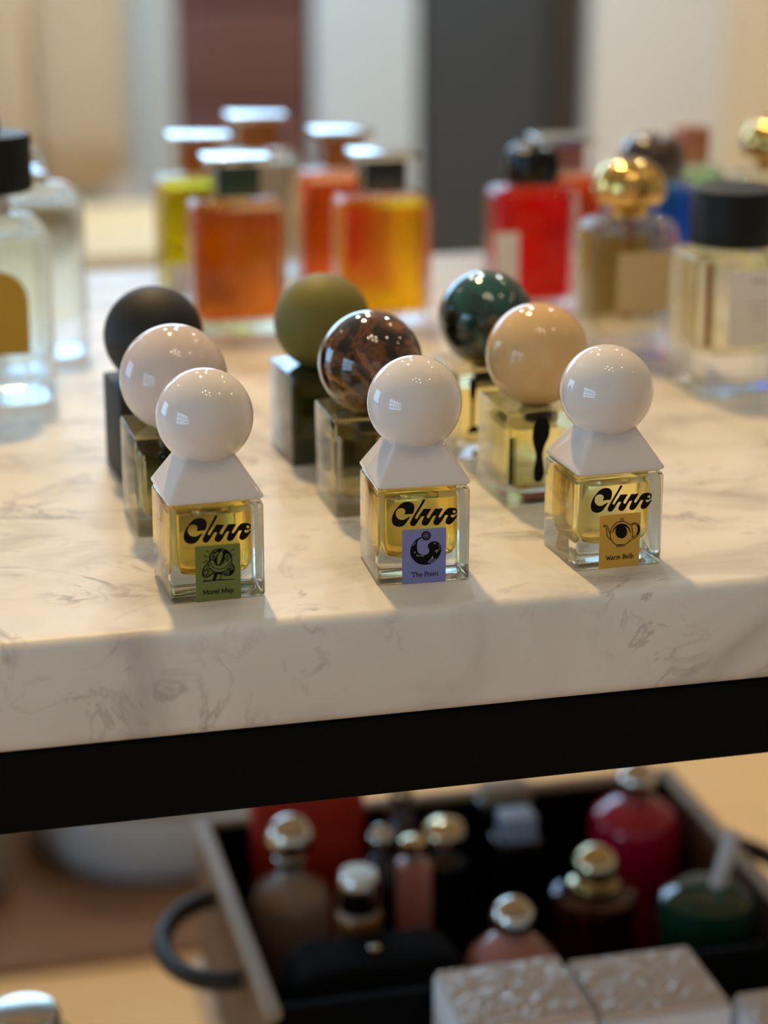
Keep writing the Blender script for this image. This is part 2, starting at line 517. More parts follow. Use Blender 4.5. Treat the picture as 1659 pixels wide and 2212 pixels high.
# cream upholstered screen with soft channels at the left
t = thing('upholstered_screen', 'cream upholstered screen with soft vertical channels at upper left', 'screen', (-0.25, 3.02, 0.0))
for k in range(6):
    w = 0.17
    bm = B()
    loft(bm, [(0.56, 0.06, 0.02, 0.02), (0.58, 0.08, 0.04, 0.035), (0.65, 0.084, 0.05, 0.045), (0.75, 0.083, 0.044, 0.04), (0.90, 0.085, 0.052, 0.045), (1.03, 0.08, 0.04, 0.035), (1.06, 0.06, 0.02, 0.02)], 8)
    o = obj('cushion_channel', bm, 'fabric', t, (-0.375 + k * w - 0.02, 0, 0), smooth=60)
bm = B(); box(bm, -0.50, 0.50, 0.04, 0.09, 0.0, 1.04)
obj('back_board', bm, 'blue_grey', t, smooth=0)
M['bench_wood'] = wood('pale_bench_wood', rgb(250, 224, 170), rgb(252, 234, 190))
t = thing('bench', 'low pale wooden bench with dark plinth in front of the cream screen', 'bench', (-0.25, 2.24, 0.0))
bm = B(); rbox(bm, 0.53, 0.21, 0.595, 0.62, 0.006); obj('seat_board', bm, 'bench_wood', t)
bm = B(); rbox(bm, 0.525, 0.205, 0.0, 0.595, 0.006); obj('plinth', bm, 'umber', t)

# things on the floor behind the table, seen under the table top
M['rug'] = pmat('brown_wool_rug', rgb(140, 104, 78), 0.95, bump=0.4, bscale=300, var=0.1)
M['blue_cloth'] = pmat('blue_grey_cloth', rgb(196, 212, 232), 0.9, bump=0.3, bscale=300, var=0.06)
M['dark_cloth'] = pmat('dark_grey_cloth', rgb(138, 134, 126), 0.9, bump=0.3, bscale=300, var=0.06)
bm = B(); rbox(bm, 0.80, 0.37, 0.0, 0.010, 0.02, 0.004)
tag(obj('rug', bm, 'rug', None, (-0.48, 1.62, 0)), 'flat brown wool rug on the floor behind the table', 'rug')
t = thing('pouf', 'round blue-grey cloth pouf on the floor behind the rug', 'pouf', (0.10, 1.535, 0.0102))
bm = B(); cyl(bm, [(0.08, 0.0), (0.13, 0.004), (0.15, 0.03), (0.155, 0.10), (0.15, 0.17), (0.13, 0.195), (0.05, 0.205)], 40)
obj('cushion', bm, 'blue_cloth', t)
bm = B(); cyl(bm, [(0.153, 0.095), (0.158, 0.098), (0.158, 0.104), (0.153, 0.107)], 40)
obj('piping', bm, 'dark_cloth', t)
t = thing('pouf', 'square dark grey cloth pouf left of the round one', 'pouf', (-0.22, 1.525, 0.0102))
bm = B(); rbox(bm, 0.14, 0.14, 0.0, 0.22, 0.04, 0.03); obj('cushion', bm, 'dark_cloth', t)
bm = B(); rbox(bm, 0.142, 0.142, 0.10, 0.108, 0.042, 0.003); obj('piping', bm, 'blue_cloth', t)

# ------------------------------------------------------------------ the marble table
BT = T + 0.00025               # bottles rest on the high spots of their feet, a hair above the stone
TX0, TX1, TD = -0.72, 0.95, 0.742
t = thing('display_table', 'white marble display table on a black steel frame', 'table', (0, 0, 0))
def slab(bm, x0, x1, y0, y1, z0, z1, e):
    cx_, cy_ = (x0 + x1) / 2, (y0 + y1) / 2
    rbox(bm, (x1 - x0) / 2, (y1 - y0) / 2, z0, z1, e * 1.2, e, 5, (cx_, cy_, 0))
bm = B(); slab(bm, TX0, TX1, 0, TD, T - 0.0476, T, 0.0058)
obj('marble_top', bm, 'marble', t, smooth=50)
zt, zb = T - 0.0478, T - 0.0832
for x0, x1, y0, y1 in ((TX0 + .004, TX1 - .004, 0.002, 0.037), (TX0 + .004, TX1 - .004, TD - .039, TD - .004), (TX0 + .004, TX0 + .039, 0.037, TD - .039), (TX1 - .039, TX1 - .004, 0.037, TD - .039)):
    bm = B(); slab(bm, x0, x1, y0, y1, zb, zt, 0.0015); obj('frame_rail', bm, 'black_steel', t)
for x in (TX0 + .004, TX1 - .039):
    for y in (0.002, TD - .039):
        bm = B(); slab(bm, x, x + .035, y, y + .035, 0, zb, 0.0015); obj('leg', bm, 'black_steel', t)
SH = T - 0.43
t = thing('plinth', 'low black plinth with pale wooden top carrying the tray beneath the table', 'plinth', (0, 0, 0))
bm = B(); slab(bm, -0.012, TX1 - .06, 0.05, 0.495, SH - 0.03, SH, 0.002); obj('wooden_top', bm, 'shelf_wood', t)
bm = B(); slab(bm, 0.10, 0.80, 0.10, 0.44, 0, SH - 0.03, 0.002); obj('pedestal', bm, 'black_steel', t)

# ------------------------------------------------------------------ flat print: fills, strokes and letters
def smooth_pts(pts, closed=True, k=4):
    out = []
    n = len(pts)
    rng = range(n if closed else n - 1)
    for i in rng:
        p0 = pts[(i - 1) % n] if closed or i > 0 else pts[i]
        p1 = pts[i]; p2 = pts[(i + 1) % n]
        p3 = pts[(i + 2) % n] if closed or i + 2 < n else p2
        for s in range(k):
            u = s / k
            out.append(tuple(0.5 * (2 * p1[d] + (p2[d] - p0[d]) * u + (2 * p0[d] - 5 * p1[d] + 4 * p2[d] - p3[d]) * u * u + (3 * p1[d] - p0[d] - 3 * p2[d] + p3[d]) * u ** 3) for d in (0, 1)))
    if not closed:
        out.append(pts[-1])
    return out

class Print:
    """collects flat shapes in face millimetres (x right, y up); build() makes one thin mesh on a front face"""
    def __init__(self, aff=None):
        self.polys = []; self.aff = aff
    def mp(self, p):
        if not self.aff:
            return p
        a, c = self.aff
        return (a[0] * p[0] + a[1] * p[1] + a[2], c[0] * p[0] + c[1] * p[1] + c[2])
    def fill(self, pts, holes=(), sm=3):
        rings = [[self.mp(q) for q in (smooth_pts(r, True, sm) if sm else r)] for r in [pts] + list(holes)]
        flat = [q for r in rings for q in r]
        for tri in tessellate_polygon([[Vector((x, y, 0)) for x, y in r] for r in rings]):
            self.polys.append([flat[i] for i in tri])
        return self
    def stroke(self, pts, w, closed=False, sm=3):
        pts = [self.mp(q) for q in (smooth_pts(pts, closed, sm) if sm else pts)]
        n = len(pts); L = []; R = []
        for i in range(n):
            a = pts[(i - 1) % n] if closed or i else pts[i]
            c = pts[(i + 1) % n] if closed or i < n - 1 else pts[i]
            dx, dy = c[0] - a[0], c[1] - a[1]
            d = math.hypot(dx, dy) or 1
            nx, ny = -dy / d * w / 2, dx / d * w / 2
            L.append((pts[i][0] + nx, pts[i][1] + ny)); R.append((pts[i][0] - nx, pts[i][1] - ny))
        for i in range(n if closed else n - 1):
            j = (i + 1) % n
            self.polys.append([L[i], L[j], R[j], R[i]])
        return self
    def ell(self, cx_, cy_, rx, ry, w=None, rot=0, n=24):
        ca, sa = math.cos(rot), math.sin(rot)
        pts = [(cx_ + rx * math.cos(2 * math.pi * k / n) * ca - ry * math.sin(2 * math.pi * k / n) * sa, cy_ + rx * math.cos(2 * math.pi * k / n) * sa + ry * math.sin(2 * math.pi * k / n) * ca) for k in range(n)]
        return self.stroke(pts, w, True, 0) if w else self.fill(pts, (), 0)
    def build(self, name, mat, parent, y, th=0.00006, lift=0.0):
        bm = B()
        for poly in self.polys:
            f = [bm.verts.new((px / 1000, y - lift, py / 1000)) for px, py in poly]
            g = [bm.verts.new((px / 1000, y - lift + th, py / 1000)) for px, py in poly]
            try:
                bm.faces.new(f); bm.faces.new(list(reversed(g)))
                for i in range(len(f)):
                    j = (i + 1) % len(f)
                    bm.faces.new((f[i], g[i], g[j], f[j]))
            except ValueError:
                pass
        return obj(name, bm, mat, parent, smooth=0)

GL = {
 'M': (1.14, [[(.12, 0), (.17, 1)], [(.17, 1), (.54, .08)], [(.54, .08), (.92, 1)], [(.92, 1), (.97, 0)]], [(0, .26, 0), (.82, 1.1, 0), (.03, .2, 1), (.9, 1.08, 1)]),
 'o': (.66, [[(.32, .66), (.12, .56), (.05, .33), (.12, .1), (.32, 0), (.52, .1), (.59, .33), (.52, .56), (.32, .66)]], []),
 'r': (.5, [[(.16, 0), (.16, .66)], [(.16, .46), (.28, .64), (.44, .64)]], [(.02, .34, 0), (.04, .16, .65)]),
 'e': (.6, [[(.07, .36), (.53, .37), (.48, .57), (.3, .66), (.12, .56), (.05, .32), (.14, .09), (.33, 0), (.54, .1)]], []),
 'l': (.34, [[(.17, 0), (.17, 1.06)]], [(.02, .33, 0), (.04, .17, 1.05)]),
 'a': (.57, [[(.1, .54), (.24, .66), (.4, .58), (.41, .3), (.41, .08), (.54, .02)], [(.41, .38), (.16, .3), (.07, .15), (.2, 0), (.41, .12)]], []),
 'p': (.68, [[(.16, -.34), (.16, .66)], [(.16, .52), (.34, .66), (.54, .54), (.59, .32), (.5, .08), (.32, 0), (.16, .08)]], [(.02, .34, -.34), (.04, .16, .65)]),
 'T': (.86, [[(.02, .98), (.84, .98)], [(.43, .98), (.43, 0)], [(.03, 1), (.02, .78)], [(.83, 1), (.84, .78)]], [(.25, .62, 0)]),
 'h': (.7, [[(.16, 0), (.16, 1.06)], [(.16, .46), (.32, .65), (.48, .58), (.52, .4), (.52, 0)]], [(.02, .3, 0), (.4, .66, 0), (.04, .16, 1.05)]),
 'P': (.7, [[(.18, 0), (.18, 1)], [(.18, .98), (.45, .98), (.63, .86), (.63, .62), (.45, .48), (.18, .48)]], [(.02, .38, 0), (.02, .2, 1)]),
 'i': (.34, [[(.17, 0), (.17, .66)], [(.17, .86), (.17, 1.0)]], [(.02, .33, 0), (.04, .17, .65)]),
 'n': (.7, [[(.16, 0), (.16, .66)], [(.16, .46), (.32, .65), (.48, .58), (.52, .4), (.52, 0)]], [(.02, .3, 0), (.4, .66, 0), (.04, .16, .65)]),
 't': (.44, [[(.2, .88), (.2, .14), (.28, 0), (.42, .06)]], [(.04, .4, .63)]),
 'W': (1.12, [[(.08, 1), (.36, 0)], [(.36, 0), (.58, .8)], [(.58, .8), (.8, 0)], [(.8, 0), (1.06, 1)]], [(0, .26, 1), (.9, 1.14, 1)]),
 'm': (1.04, [[(.16, 0), (.16, .66)], [(.16, .46), (.3, .65), (.44, .58), (.5, .4), (.5, 0)], [(.5, .46), (.66, .65), (.8, .58), (.86, .4), (.86, 0)]], [(.02, .3, 0), (.38, .62, 0), (.74, 1., 0), (.04, .16, .65)]),
 'B': (.76, [[(.18, 0), (.18, 1)], [(.18, .98), (.46, .98), (.6, .86), (.58, .64), (.42, .53), (.18, .53)], [(.42, .53), (.64, .44), (.68, .24), (.56, .04), (.4, .02), (.18, .02)]], [(.02, .2, 0), (.02, .2, 1)]),
 'u': (.68, [[(.14, .66), (.14, .2), (.24, .02), (.4, .05), (.5, .18)], [(.5, .66), (.5, 0)]], [(.02, .14, .65), (.38, .5, .65), (.5, .64, 0.02)]),
 'b': (.68, [[(.16, .04), (.16, 1.06)], [(.16, .52), (.34, .66), (.54, .54), (.59, .32), (.5, .08), (.32, 0), (.16, .08)]], [(.04, .16, 1.05)]),
}
def caption(text, x0, x1, base, cap):
    pr = Print()
    wid = sum(.34 if c == ' ' else GL[c][0] for c in text)
    sx = (x1 - x0) / wid
    x = x0
    for c in text:
        if c == ' ':
            x += .34 * sx
            continue
        adv, st, se = GL[c]
        for s in st:
            pr.stroke([(x + px * sx, base + py * cap) for px, py in s], 0.34, False, 3 if len(s) > 2 else 0)
        for (a, d, yy) in se:
            pr.stroke([(x + a * sx, base + yy * cap), (x + d * sx, base + yy * cap)], 0.14, False, 0)
        x += adv * sx
    return pr

LOGO_AFF = ((0.02218, 0.00079, -18.034), (-0.00211, -0.02165, 43.028))
def logo():
    pr = Print(LOGO_AFF)
    pr.fill([(575, 490), (600, 420), (608, 350), (590, 295), (545, 258), (480, 248), (410, 262), (340, 305), (280, 370), (220, 450), (180, 530), (160, 610), (165, 690), (190, 735), (235, 762), (290, 772), (350, 760), (405, 725), (440, 680), (480, 620), (525, 560), (490, 565), (450, 590), (400, 618), (340, 628), (285, 605), (250, 560), (240, 510), (250, 450), (290, 400), (340, 382), (390, 390), (425, 420), (430, 460), (405, 512), (480, 503), (560, 498)], sm=0)
    pr.fill([(780, 192), (828, 195), (800, 255), (700, 420), (625, 545), (612, 565), (620, 588), (640, 598), (660, 585), (690, 530), (740, 455), (785, 385), (935, 380), (900, 440), (845, 530), (842, 558), (862, 578), (890, 570), (940, 480), (1010, 375), (1165, 365), (1120, 440), (1075, 520), (1070, 545), (1090, 558), (1115, 545), (1160, 480), (1200, 415), (1250, 365), (1310, 345), (1380, 345), (1430, 365), (1442, 400), (1440, 440), (1415, 475), (1370, 490), (1315, 495), (1310, 505), (1325, 535), (1350, 543), (1385, 530), (1410, 500), (1450, 492), (1430, 530), (1370, 620), (1320, 670), (1265, 693), (1220, 680), (1203, 645), (1210, 610), (1235, 555), (1262, 498), (1220, 498), (1195, 515), (1170, 560), (1120, 640), (1080, 690), (1030, 714), (985, 705), (967, 670), (972, 640), (1000, 575), (1028, 515), (985, 518), (962, 535), (930, 590), (880, 680), (840, 720), (795, 732), (750, 715), (736, 680), (742, 650), (770, 590), (798, 538), (755, 537), (730, 550), (700, 600), (650, 680), (610, 730), (570, 750), (525, 735), (510, 700), (515, 670), (560, 580), (640, 440), (730, 290)],
            holes=[[(1383 + 30 * math.cos(a), 425 + 30 * math.sin(a)) for a in [k * math.pi / 8 for k in range(16)]]], sm=0)
    return pr

def art_morel():
    p = Print(((0.014076, -0.000355, -11.52), (-0.001362, -0.014606, 27.02)))
    w = 0.34
    p.stroke([(600, 590), (588, 450), (640, 340), (740, 262), (880, 232), (1020, 240), (1140, 300), (1220, 400), (1245, 520), (1235, 650)], 0.5)
    p.stroke([(590, 580), (470, 720), (395, 850), (378, 960), (400, 1050), (460, 1082), (560, 1050), (650, 990), (720, 960)], 0.45)
    p.stroke([(1235, 640), (1300, 730), (1315, 840), (1290, 930), (1220, 1000), (1120, 1020), (1000, 1000), (930, 970)], 0.45)
    p.stroke([(600, 590), (640, 700), (720, 790), (850, 835), (1000, 815), (1120, 730), (1185, 600)], w)
    p.stroke([(560, 650), (600, 800), (700, 890), (850, 928), (1000, 905), (1120, 830), (1210, 690)], w)
    p.stroke([(600, 585), (660, 555), (705, 570), (740, 660), (800, 715), (870, 722), (960, 680), (1060, 600), (1165, 570)], w)
    p.stroke([(945, 285), (985, 330), (985, 440), (940, 560), (900, 660), (860, 710), (810, 690), (795, 600), (810, 480), (860, 360)], w, True)
    p.fill([(975, 320), (1020, 260), (1150, 310), (1200, 375), (1110, 350), (1040, 390), (1015, 470), (1045, 540), (985, 620), (895, 695), (950, 560), (988, 440)])
    p.fill([(830, 250), (940, 245), (935, 285), (870, 345), (820, 330), (700, 370), (640, 390), (700, 320), (800, 290)])
    p.fill([(720, 545), (790, 490), (800, 560), (795, 640), (820, 700), (760, 660)])
    p.ell(712, 458, 115, 62, 0.32, -0.62); p.ell(712, 458, 62, 28, None, -0.62)
    p.ell(1118, 458, 92, 95, 0.3); p.ell(1118, 458, 52, 55, 0.3); p.ell(1118, 458, 18, 20)
    p.ell(478, 780, 40, 110, 0.3, 0.5); p.ell(470, 945, 50, 90, 0.3, 0.55); p.ell(610, 880, 90, 36, 0.3, 0.6); p.ell(530, 1020, 70, 26, 0.26, -0.6)
    p.ell(1250, 760, 32, 85, 0.3); p.ell(1085, 900, 100, 30, 0.3, -0.6); p.ell(1110, 975, 62, 28, 0.3); p.ell(1245, 920, 44, 26, 0.3, -0.9)
    p.fill([(1190, 780), (1230, 880), (1300, 840), (1290, 920), (1200, 990), (1170, 930)])
    p.fill([(735, 955), (830, 955), (770, 1165), (665, 1172)], sm=0)
    p.fill([(640, 940), (990, 930), (960, 990), (720, 985)], sm=0)
    p.stroke([(935, 985), (915, 1070), (925, 1140)], 0.35)
    p.fill([(380, 1215), (400, 1170), (660, 1160), (900, 1140), (1320, 1130), (1330, 1150), (900, 1170), (620, 1195)], sm=0)
    for a, c in (((480, 290), (560, 332)), ((408, 430), (525, 468)), ((400, 630), (535, 575)), ((1210, 285), (1315, 225)), ((1268, 410), (1312, 395))):
        p.stroke([a, c], 0.32, False, 0)
    return p

def art_point():
    p = Print(((0.014519, 0.0000875, -12.282), (-0.00099, -0.014949, 26.725)))
    p.fill([(800, 352), (680, 390), (570, 470), (480, 590), (435, 720), (430, 850), (470, 970), (550, 1070), (660, 1150), (800, 1188), (950, 1180), (1090, 1130), (1220, 1030), (1310, 900), (1352, 770), (1350, 660), (1310, 560), (1230, 500), (1150, 486), (1060, 500), (985, 550), (955, 610), (965, 680), (995, 740), (980, 820), (920, 880), (830, 900), (740, 880), (660, 810), (630, 710), (630, 600), (650, 490), (710, 420), (805, 372)])
    c0, c1 = 903, 322
    out = []
    for k in range(28):
        a = 2 * math.pi * k / 28
        r = 158 if k % 2 == 0 else 120
        out.append((c0 + r * math.cos(a), c1 + r * math.sin(a)))
    hole = [(c0 + 84 * math.cos(2 * math.pi * k / 20), c1 + 84 * math.sin(2 * math.pi * k / 20)) for k in range(20)]
    p.fill(out, [hole], 0)
    p.ell(c0, c1, 50, 52, 0.42)
    return p

def art_point_glints():
    p = Print(((0.014519, 0.0000875, -12.282), (-0.00099, -0.014949, 26.725)))
    p.fill([(1128, 530), (1192, 542), (1155, 580)], sm=0)
    p.stroke([(1188, 800), (1200, 762), (1240, 742), (1275, 752)], 0.3)
    p.stroke([(1205, 830), (1225, 795), (1262, 790)], 0.24)
    p.stroke([(960, 1108), (1030, 1040), (1110, 930), (1090, 985), (1125, 995), (1040, 1060)], 0.26)
    p.stroke([(965, 1110), (1050, 1108), (1140, 1060), (1200, 1000)], 0.26)
    p.stroke([(610, 925), (650, 880), (640, 912), (740, 922), (830, 930)], 0.3)
    p.stroke([(545, 850), (580, 790)], 0.3, False, 0)
    p.stroke([(500, 620), (580, 515)], 0.24, False, 0)
    p.stroke([(1275, 560), (1310, 640), (1312, 740)], 0.16)
    return p

def art_teapot():
    p = Print(((0.015659, 0.000557, -12.044), (-0.00149, -0.015282, 26.668)))
    w = 0.36
    p.stroke([(630, 1008), (540, 938), (475, 840), (450, 720), (460, 610), (510, 490), (590, 392), (690, 328), (800, 306), (900, 320), (990, 370), (1060, 395), (1110, 378), (1170, 350), (1240, 356), (1300, 410), (1335, 490), (1335, 590), (1290, 700), (1200, 790), (1090, 850), (1020, 900), (940, 970), (880, 1000)], w)
    p.stroke([(630, 1008), (895, 992), (885, 1045), (640, 1058)], 0.3, True, 0)
    p.stroke([(630, 1008), (760, 1016), (890, 992)], 0.3)
    p.stroke([(1092, 470), (1102, 420), (1150, 390), (1210, 390), (1265, 440), (1290, 530), (1270, 630), (1210, 720), (1108, 778), (1125, 700), (1122, 600)], 0.32, True)
    p.stroke([(1268, 410), (1312, 510), (1305, 610), (1262, 700)], 0.5)
    p.ell(803, 262, 42, 44, 0.32)
    p.stroke([(262, 428), (330, 425), (378, 468), (402, 540), (422, 610), (450, 655)], 0.32)
    p.stroke([(268, 458), (320, 475), (350, 540), (355, 640), (362, 720), (392, 790), (465, 858)], 0.32)
    p.ell(272, 445, 20, 26)
    p.fill([(498, 685), (535, 560), (615, 450), (715, 385), (820, 368), (930, 398), (1010, 480), (1060, 580), (1072, 665), (1050, 650), (1005, 545), (940, 480), (800, 440), (640, 500), (560, 580)])
    p.ell(785, 620, 180, 192)
    return p

# ------------------------------------------------------------------ the small white-capped bottles
M['liquid_amber'] = gmat('amber_perfume', (0.99, 0.84, 0.36, 1), 0.925, 0.0, 0.15)
M['liquid_straw'] = gmat('straw_perfume', (0.99, 0.90, 0.56, 1), 0.925, 0.0, 0.15)
M['label_green'] = pmat('olive_green_label', rgb(120, 128, 62), 0.5, var=0.02)
M['label_lilac'] = pmat('lilac_blue_label', rgb(132, 136, 196), 0.5, var=0.02)
M['label_ochre'] = pmat('ochre_label', rgb(222, 172, 68), 0.5, var=0.02)
M['ink_blue'] = pmat('dark_blue_print', rgb(40, 34, 60), 0.5, var=0.02)
M['glint'] = pmat('lilac_print_highlight', rgb(160, 156, 190), 0.5, var=0.02)

def white_cap_bottle(loc, yaw, liquid, label_mat, art, text, tx, base, ink, label):
    t = thing('perfume_bottle', label, 'perfume bottle', loc, yaw, 'small white-capped perfume bottles in the front row')
    hw = 0.02
    bm = B()
    loft(bm, [(0.0, hw - .0010, hw - .0010, .0012), (0.0004, hw - .0003, hw - .0003, .0014), (0.0012, hw, hw, .0016), (0.0395, hw, hw, .0016), (0.0408, hw - .0005, hw - .0005, .0018), (0.0415, hw - .0018, hw - .0018, .002)], 5)
    obj('glass_body', bm, 'clear_front', t, smooth=50)
    bm = B()
    c = 0.0156
    loft(bm, [(0.0098, .009, .009, .005), (0.0100, .0115, .0115, .0055), (0.0110, .0138, .0138, .006), (0.0132, .0151, .0151, .0062), (0.0165, c, c, .0062), (0.0350, c, c, .0062), (0.0362, c - .0003, c - .0003, .006)], 8)
    obj('liquid', bm, liquid, t, smooth=50)
    # neck collar hidden below the cap, seen through the shoulder of the glass
    bm = B()
    cyl(bm, [(.0085, .0366), (.0088, .0370), (.0088, .0432), (.0080, .0436)], 28)
    obj('collar', bm, 'silver', t)
    # pyramid cap with softened rim, ball on top
    bm = B()
    p0 = 0.0203
    secs = [(0.0419, p0 - .0022, p0 - .0022, .0016), (0.0422, p0 - .0011, p0 - .0011, .0022), (0.0429, p0 - .0001, p0 - .0001, .0026), (0.0436, p0, p0, .0026), (0.0446, p0 - .0006, p0 - .0006, .0025)]
    for k in range(1, 7):
        z = 0.0446 + k * 0.0035
        h = p0 - .0006 - (z - 0.0446) * 0.615
        secs.append((z, h, h, .0022))
    loft(bm, secs, 5)
    cap = obj('cap_base', bm, 'white_cap', t, smooth=40)
    bm = B(); ball(bm, 0.0202, (0, 0, 0.074), 72, 48)
    obj('cap_ball', bm, 'white_cap', t, smooth=80)
    logo().build('brand_lettering', 'ink', t, -hw - .0001)
    bm = B()
    rings = rr_ring(.0095, .0121, .0006, 4)
    f = [bm.verts.new((x, -hw - .00008, z + .0121)) for x, z in rings]
    g = [bm.verts.new((x, -hw - .00001, z + .0121)) for x, z in rings]
    bm.faces.new(f); bm.faces.new(list(reversed(g)))
    for i in range(len(f)):
        j = (i + 1) % len(f); bm.faces.new((f[i], g[i], g[j], f[j]))
    lb = obj('label', bm, label_mat, t, smooth=0)
    art().build('illustration', 'ink', lb, -hw - .00015)
    if art is art_point:
        art_point_glints().build('illustration_highlights', 'glint', lb, -hw - .00022)
    caption(text, tx[0], tx[1], base, 1.95).build('caption', ink, lb, -hw - .00015)
    return t

white_cap_bottle((-0.0642, 0.0495, BT), 0.0393, 'liquid_amber', 'label_green', art_morel, 'Morel Map', (-6.6, 6.4), 3.1, 'ink', 'small glass perfume bottle, white ball cap, olive green label reading Morel Map')
white_cap_bottle((0.0257, 0.0497, BT), -0.0405, 'liquid_amber', 'label_lilac', art_point, 'The Point', (-5.4, 6.3), 2.95, 'ink_blue', 'small glass perfume bottle, white ball cap, lilac blue label reading The Point')
white_cap_bottle((0.1113, 0.0488, BT), 0.0488, 'liquid_straw', 'label_ochre', art_teapot, 'Warm Bulb', (-6.2, 6.7), 3.75, 'ink', 'small glass perfume bottle, white ball cap, ochre teapot label reading Warm Bulb')

# ------------------------------------------------------------------ cube bottles with large stone balls behind them
M['quartz'] = pmat('rose_quartz', rgb(222, 208, 204), 0.06, var=0.03, bscale=40, sss=0.25)
M['tigers_eye'] = swirl('tigers_eye_stone', [(0.34, rgb(10, 9, 10)), (0.46, rgb(30, 22, 20)), (0.51, rgb(112, 62, 24)), (0.56, rgb(52, 26, 12)), (0.62, rgb(150, 96, 44)), (0.70, rgb(40, 24, 16))], 30, 3.2)
M['sandstone'] = pmat('tan_jasper', rgb(226, 190, 138), 0.05, var=0.05, bscale=30)
M['malachite'] = swirl('dark_teal_stone', [(0.38, rgb(3, 8, 12)), (0.48, rgb(4, 30, 36)), (0.56, rgb(2, 74, 72)), (0.68, rgb(6, 104, 96))], 24, 1.2)
M['black_rubber'] = pmat('black_matte_coating', rgb(24, 24, 25), 0.62, var=0.03)
M['olive_frost'] = pmat('frosted_olive_glass', rgb(120, 112, 42), 0.6, var=0.05, bscale=20)
M['olive_glass'] = pmat('dark_olive_glass', rgb(40, 42, 14), 0.1, coat=0.6, var=0.1, bscale=60)
M['liquid_lemon'] = gmat('pale_lemon_perfume', (0.99, 0.93, 0.62, 1), 0.925)
M['liquid_brown'] = gmat('smoky_perfume', (0.97, 0.90, 0.66, 1), 0.925)
M['white_paper'] = pmat('white_paper', rgb(232, 226, 222), 0.7, var=0.02)
M['red_paper'] = pmat('dull_red_paper', rgb(120, 60, 58), 0.7, var=0.04)
M['collar_dark'] = pmat('dark_spray_collar', rgb(34, 30, 22), 0.3, metal=0.5, var=0.04)

BR, BH, BZ = 0.0245, 0.046, 0.0665
def ball_bottle(corner, yaw, body, ballmat, liquid, label, hw=0.0222):
    cx_ = corner[0] + hw * math.cos(yaw) - hw * math.sin(yaw)
    cy_ = corner[1] + hw * math.sin(yaw) + hw * math.cos(yaw)
    t = thing('ball_stopper_bottle', label, 'perfume bottle', (cx_, cy_, BT), yaw, 'cube perfume bottles with large ball stoppers')
    bm = B()
    rbox(bm, hw, hw, 0, BH, 0.0018, 0.0009, 4)
    obj('glass_body', bm, body, t, smooth=50)
    if liquid:
        bm = B(); c = hw - 0.0048
        loft(bm, [(0.0072, c - .006, c - .006, .005), (0.0074, c - .003, c - .003, .0055), (0.0088, c - .0008, c - .0008, .006), (0.011, c, c, .006), (0.0355, c, c, .006), (0.0362, c - .0003, c - .0003, .006)], 6)
        obj('liquid', bm, liquid, t, smooth=50)
        bm = B(); cyl(bm, [(.0075, .0368), (.008, .0372), (.008, .0418), (.0072, .0422)], 24)
        obj('collar', bm, 'collar_dark', t)
    bm = B(); ball(bm, BR, (0, 0, BZ + 0.0015), 72, 48)
    o = obj('ball_stopper', bm, ballmat, t, smooth=80)
    return t, -hw

pk, fy = ball_bottle((-0.0851, 0.1185), 0.02, 'clear', 'quartz', 'liquid_lemon', 'clear cube bottle with glossy pale pink ball stopper behind the Morel Map bottle')
p = Print(); p.stroke([(-17.8, 36.0), (-16.8, 39.4), (-15.6, 36.8), (-14.4, 39.4), (-13.4, 36.0)], 0.6, False, 0)
p.ell(-9.4, 37.4, 1.5, 1.5, 0.8); p.stroke([(-7.9, 36.0), (-7.9, 41.5)], 0.8, False, 0); p.ell(-4.2, 37.4, 1.5, 1.5, 0.8)
p.build('brand_lettering', 'ink', pk, fy - .0001)
bm = B(); rbox(bm, .011, .0004, .010, .0265, .0003, off=(.006, .0165, 0)); obj('back_label', bm, 'olive_glass', pk)
br, fy = ball_bottle((0.0079, 0.1251), 0.0, 'clear', 'tigers_eye', 'liquid_brown', 'clear cube bottle with swirled dark brown stone ball stopper')
bm = B(); rbox(bm, .010, .0004, .012, .028, .0003, off=(-.002, .0165, 0)); obj('back_label', bm, 'olive_glass', br)
tn, fy = ball_bottle((0.0894, 0.1214), 0.03, 'clear', 'sandstone', 'liquid_lemon', 'clear cube bottle with glossy tan ball stopper behind the Warm Bulb bottle')
p = Print()
p.fill([(x - 8.6, 11.5 + (y - 8.8) * 1.1) for x, y in [(3.2, 37.5), (6.5, 36.2), (7.8, 32.5), (7.2, 28.5), (5.2, 24.5), (4.4, 20.5), (5.0, 16.5), (5.4, 12.5), (4.2, 9.5), (1.8, 8.8), (0.2, 10.5), (0.0, 14.5), (0.9, 18.5), (0.8, 22.0), (-0.6, 26.5), (-1.0, 31.0), (0.4, 35.6)]])
p.stroke([(-20.0, 11.0), (-20.0, 34.0)], 1.5, False, 0)
for k in range(16):
    p.stroke([(-20.4, 11.6 + k * 1.46), (-17.4, 11.6 + k * 1.46)], 0.75, False, 0)
p.build('printed_motif', 'ink', tn, fy - .0001)
bm = B(); rbox(bm, .012, .010, .0012, .0016, .0003, off=(.003, -.004, 0)); obj('base_sticker', bm, 'red_paper', tn)
ball_bottle((-0.0811, 0.2036), 0.06, 'black_rubber', 'black_rubber', None, 'matte black cube bottle with matte black ball stopper in the back row')
ball_bottle((0.0061, 0.2138), 0.06, 'olive_glass', 'olive_frost', None, 'dark olive cube bottle with frosted olive green ball stopper')
tl, fy = ball_bottle((0.0879, 0.2019), 0.03, 'clear', 'malachite', 'liquid_straw', 'clear cube bottle with glossy dark teal ball stopper in the back row')
p = Print()
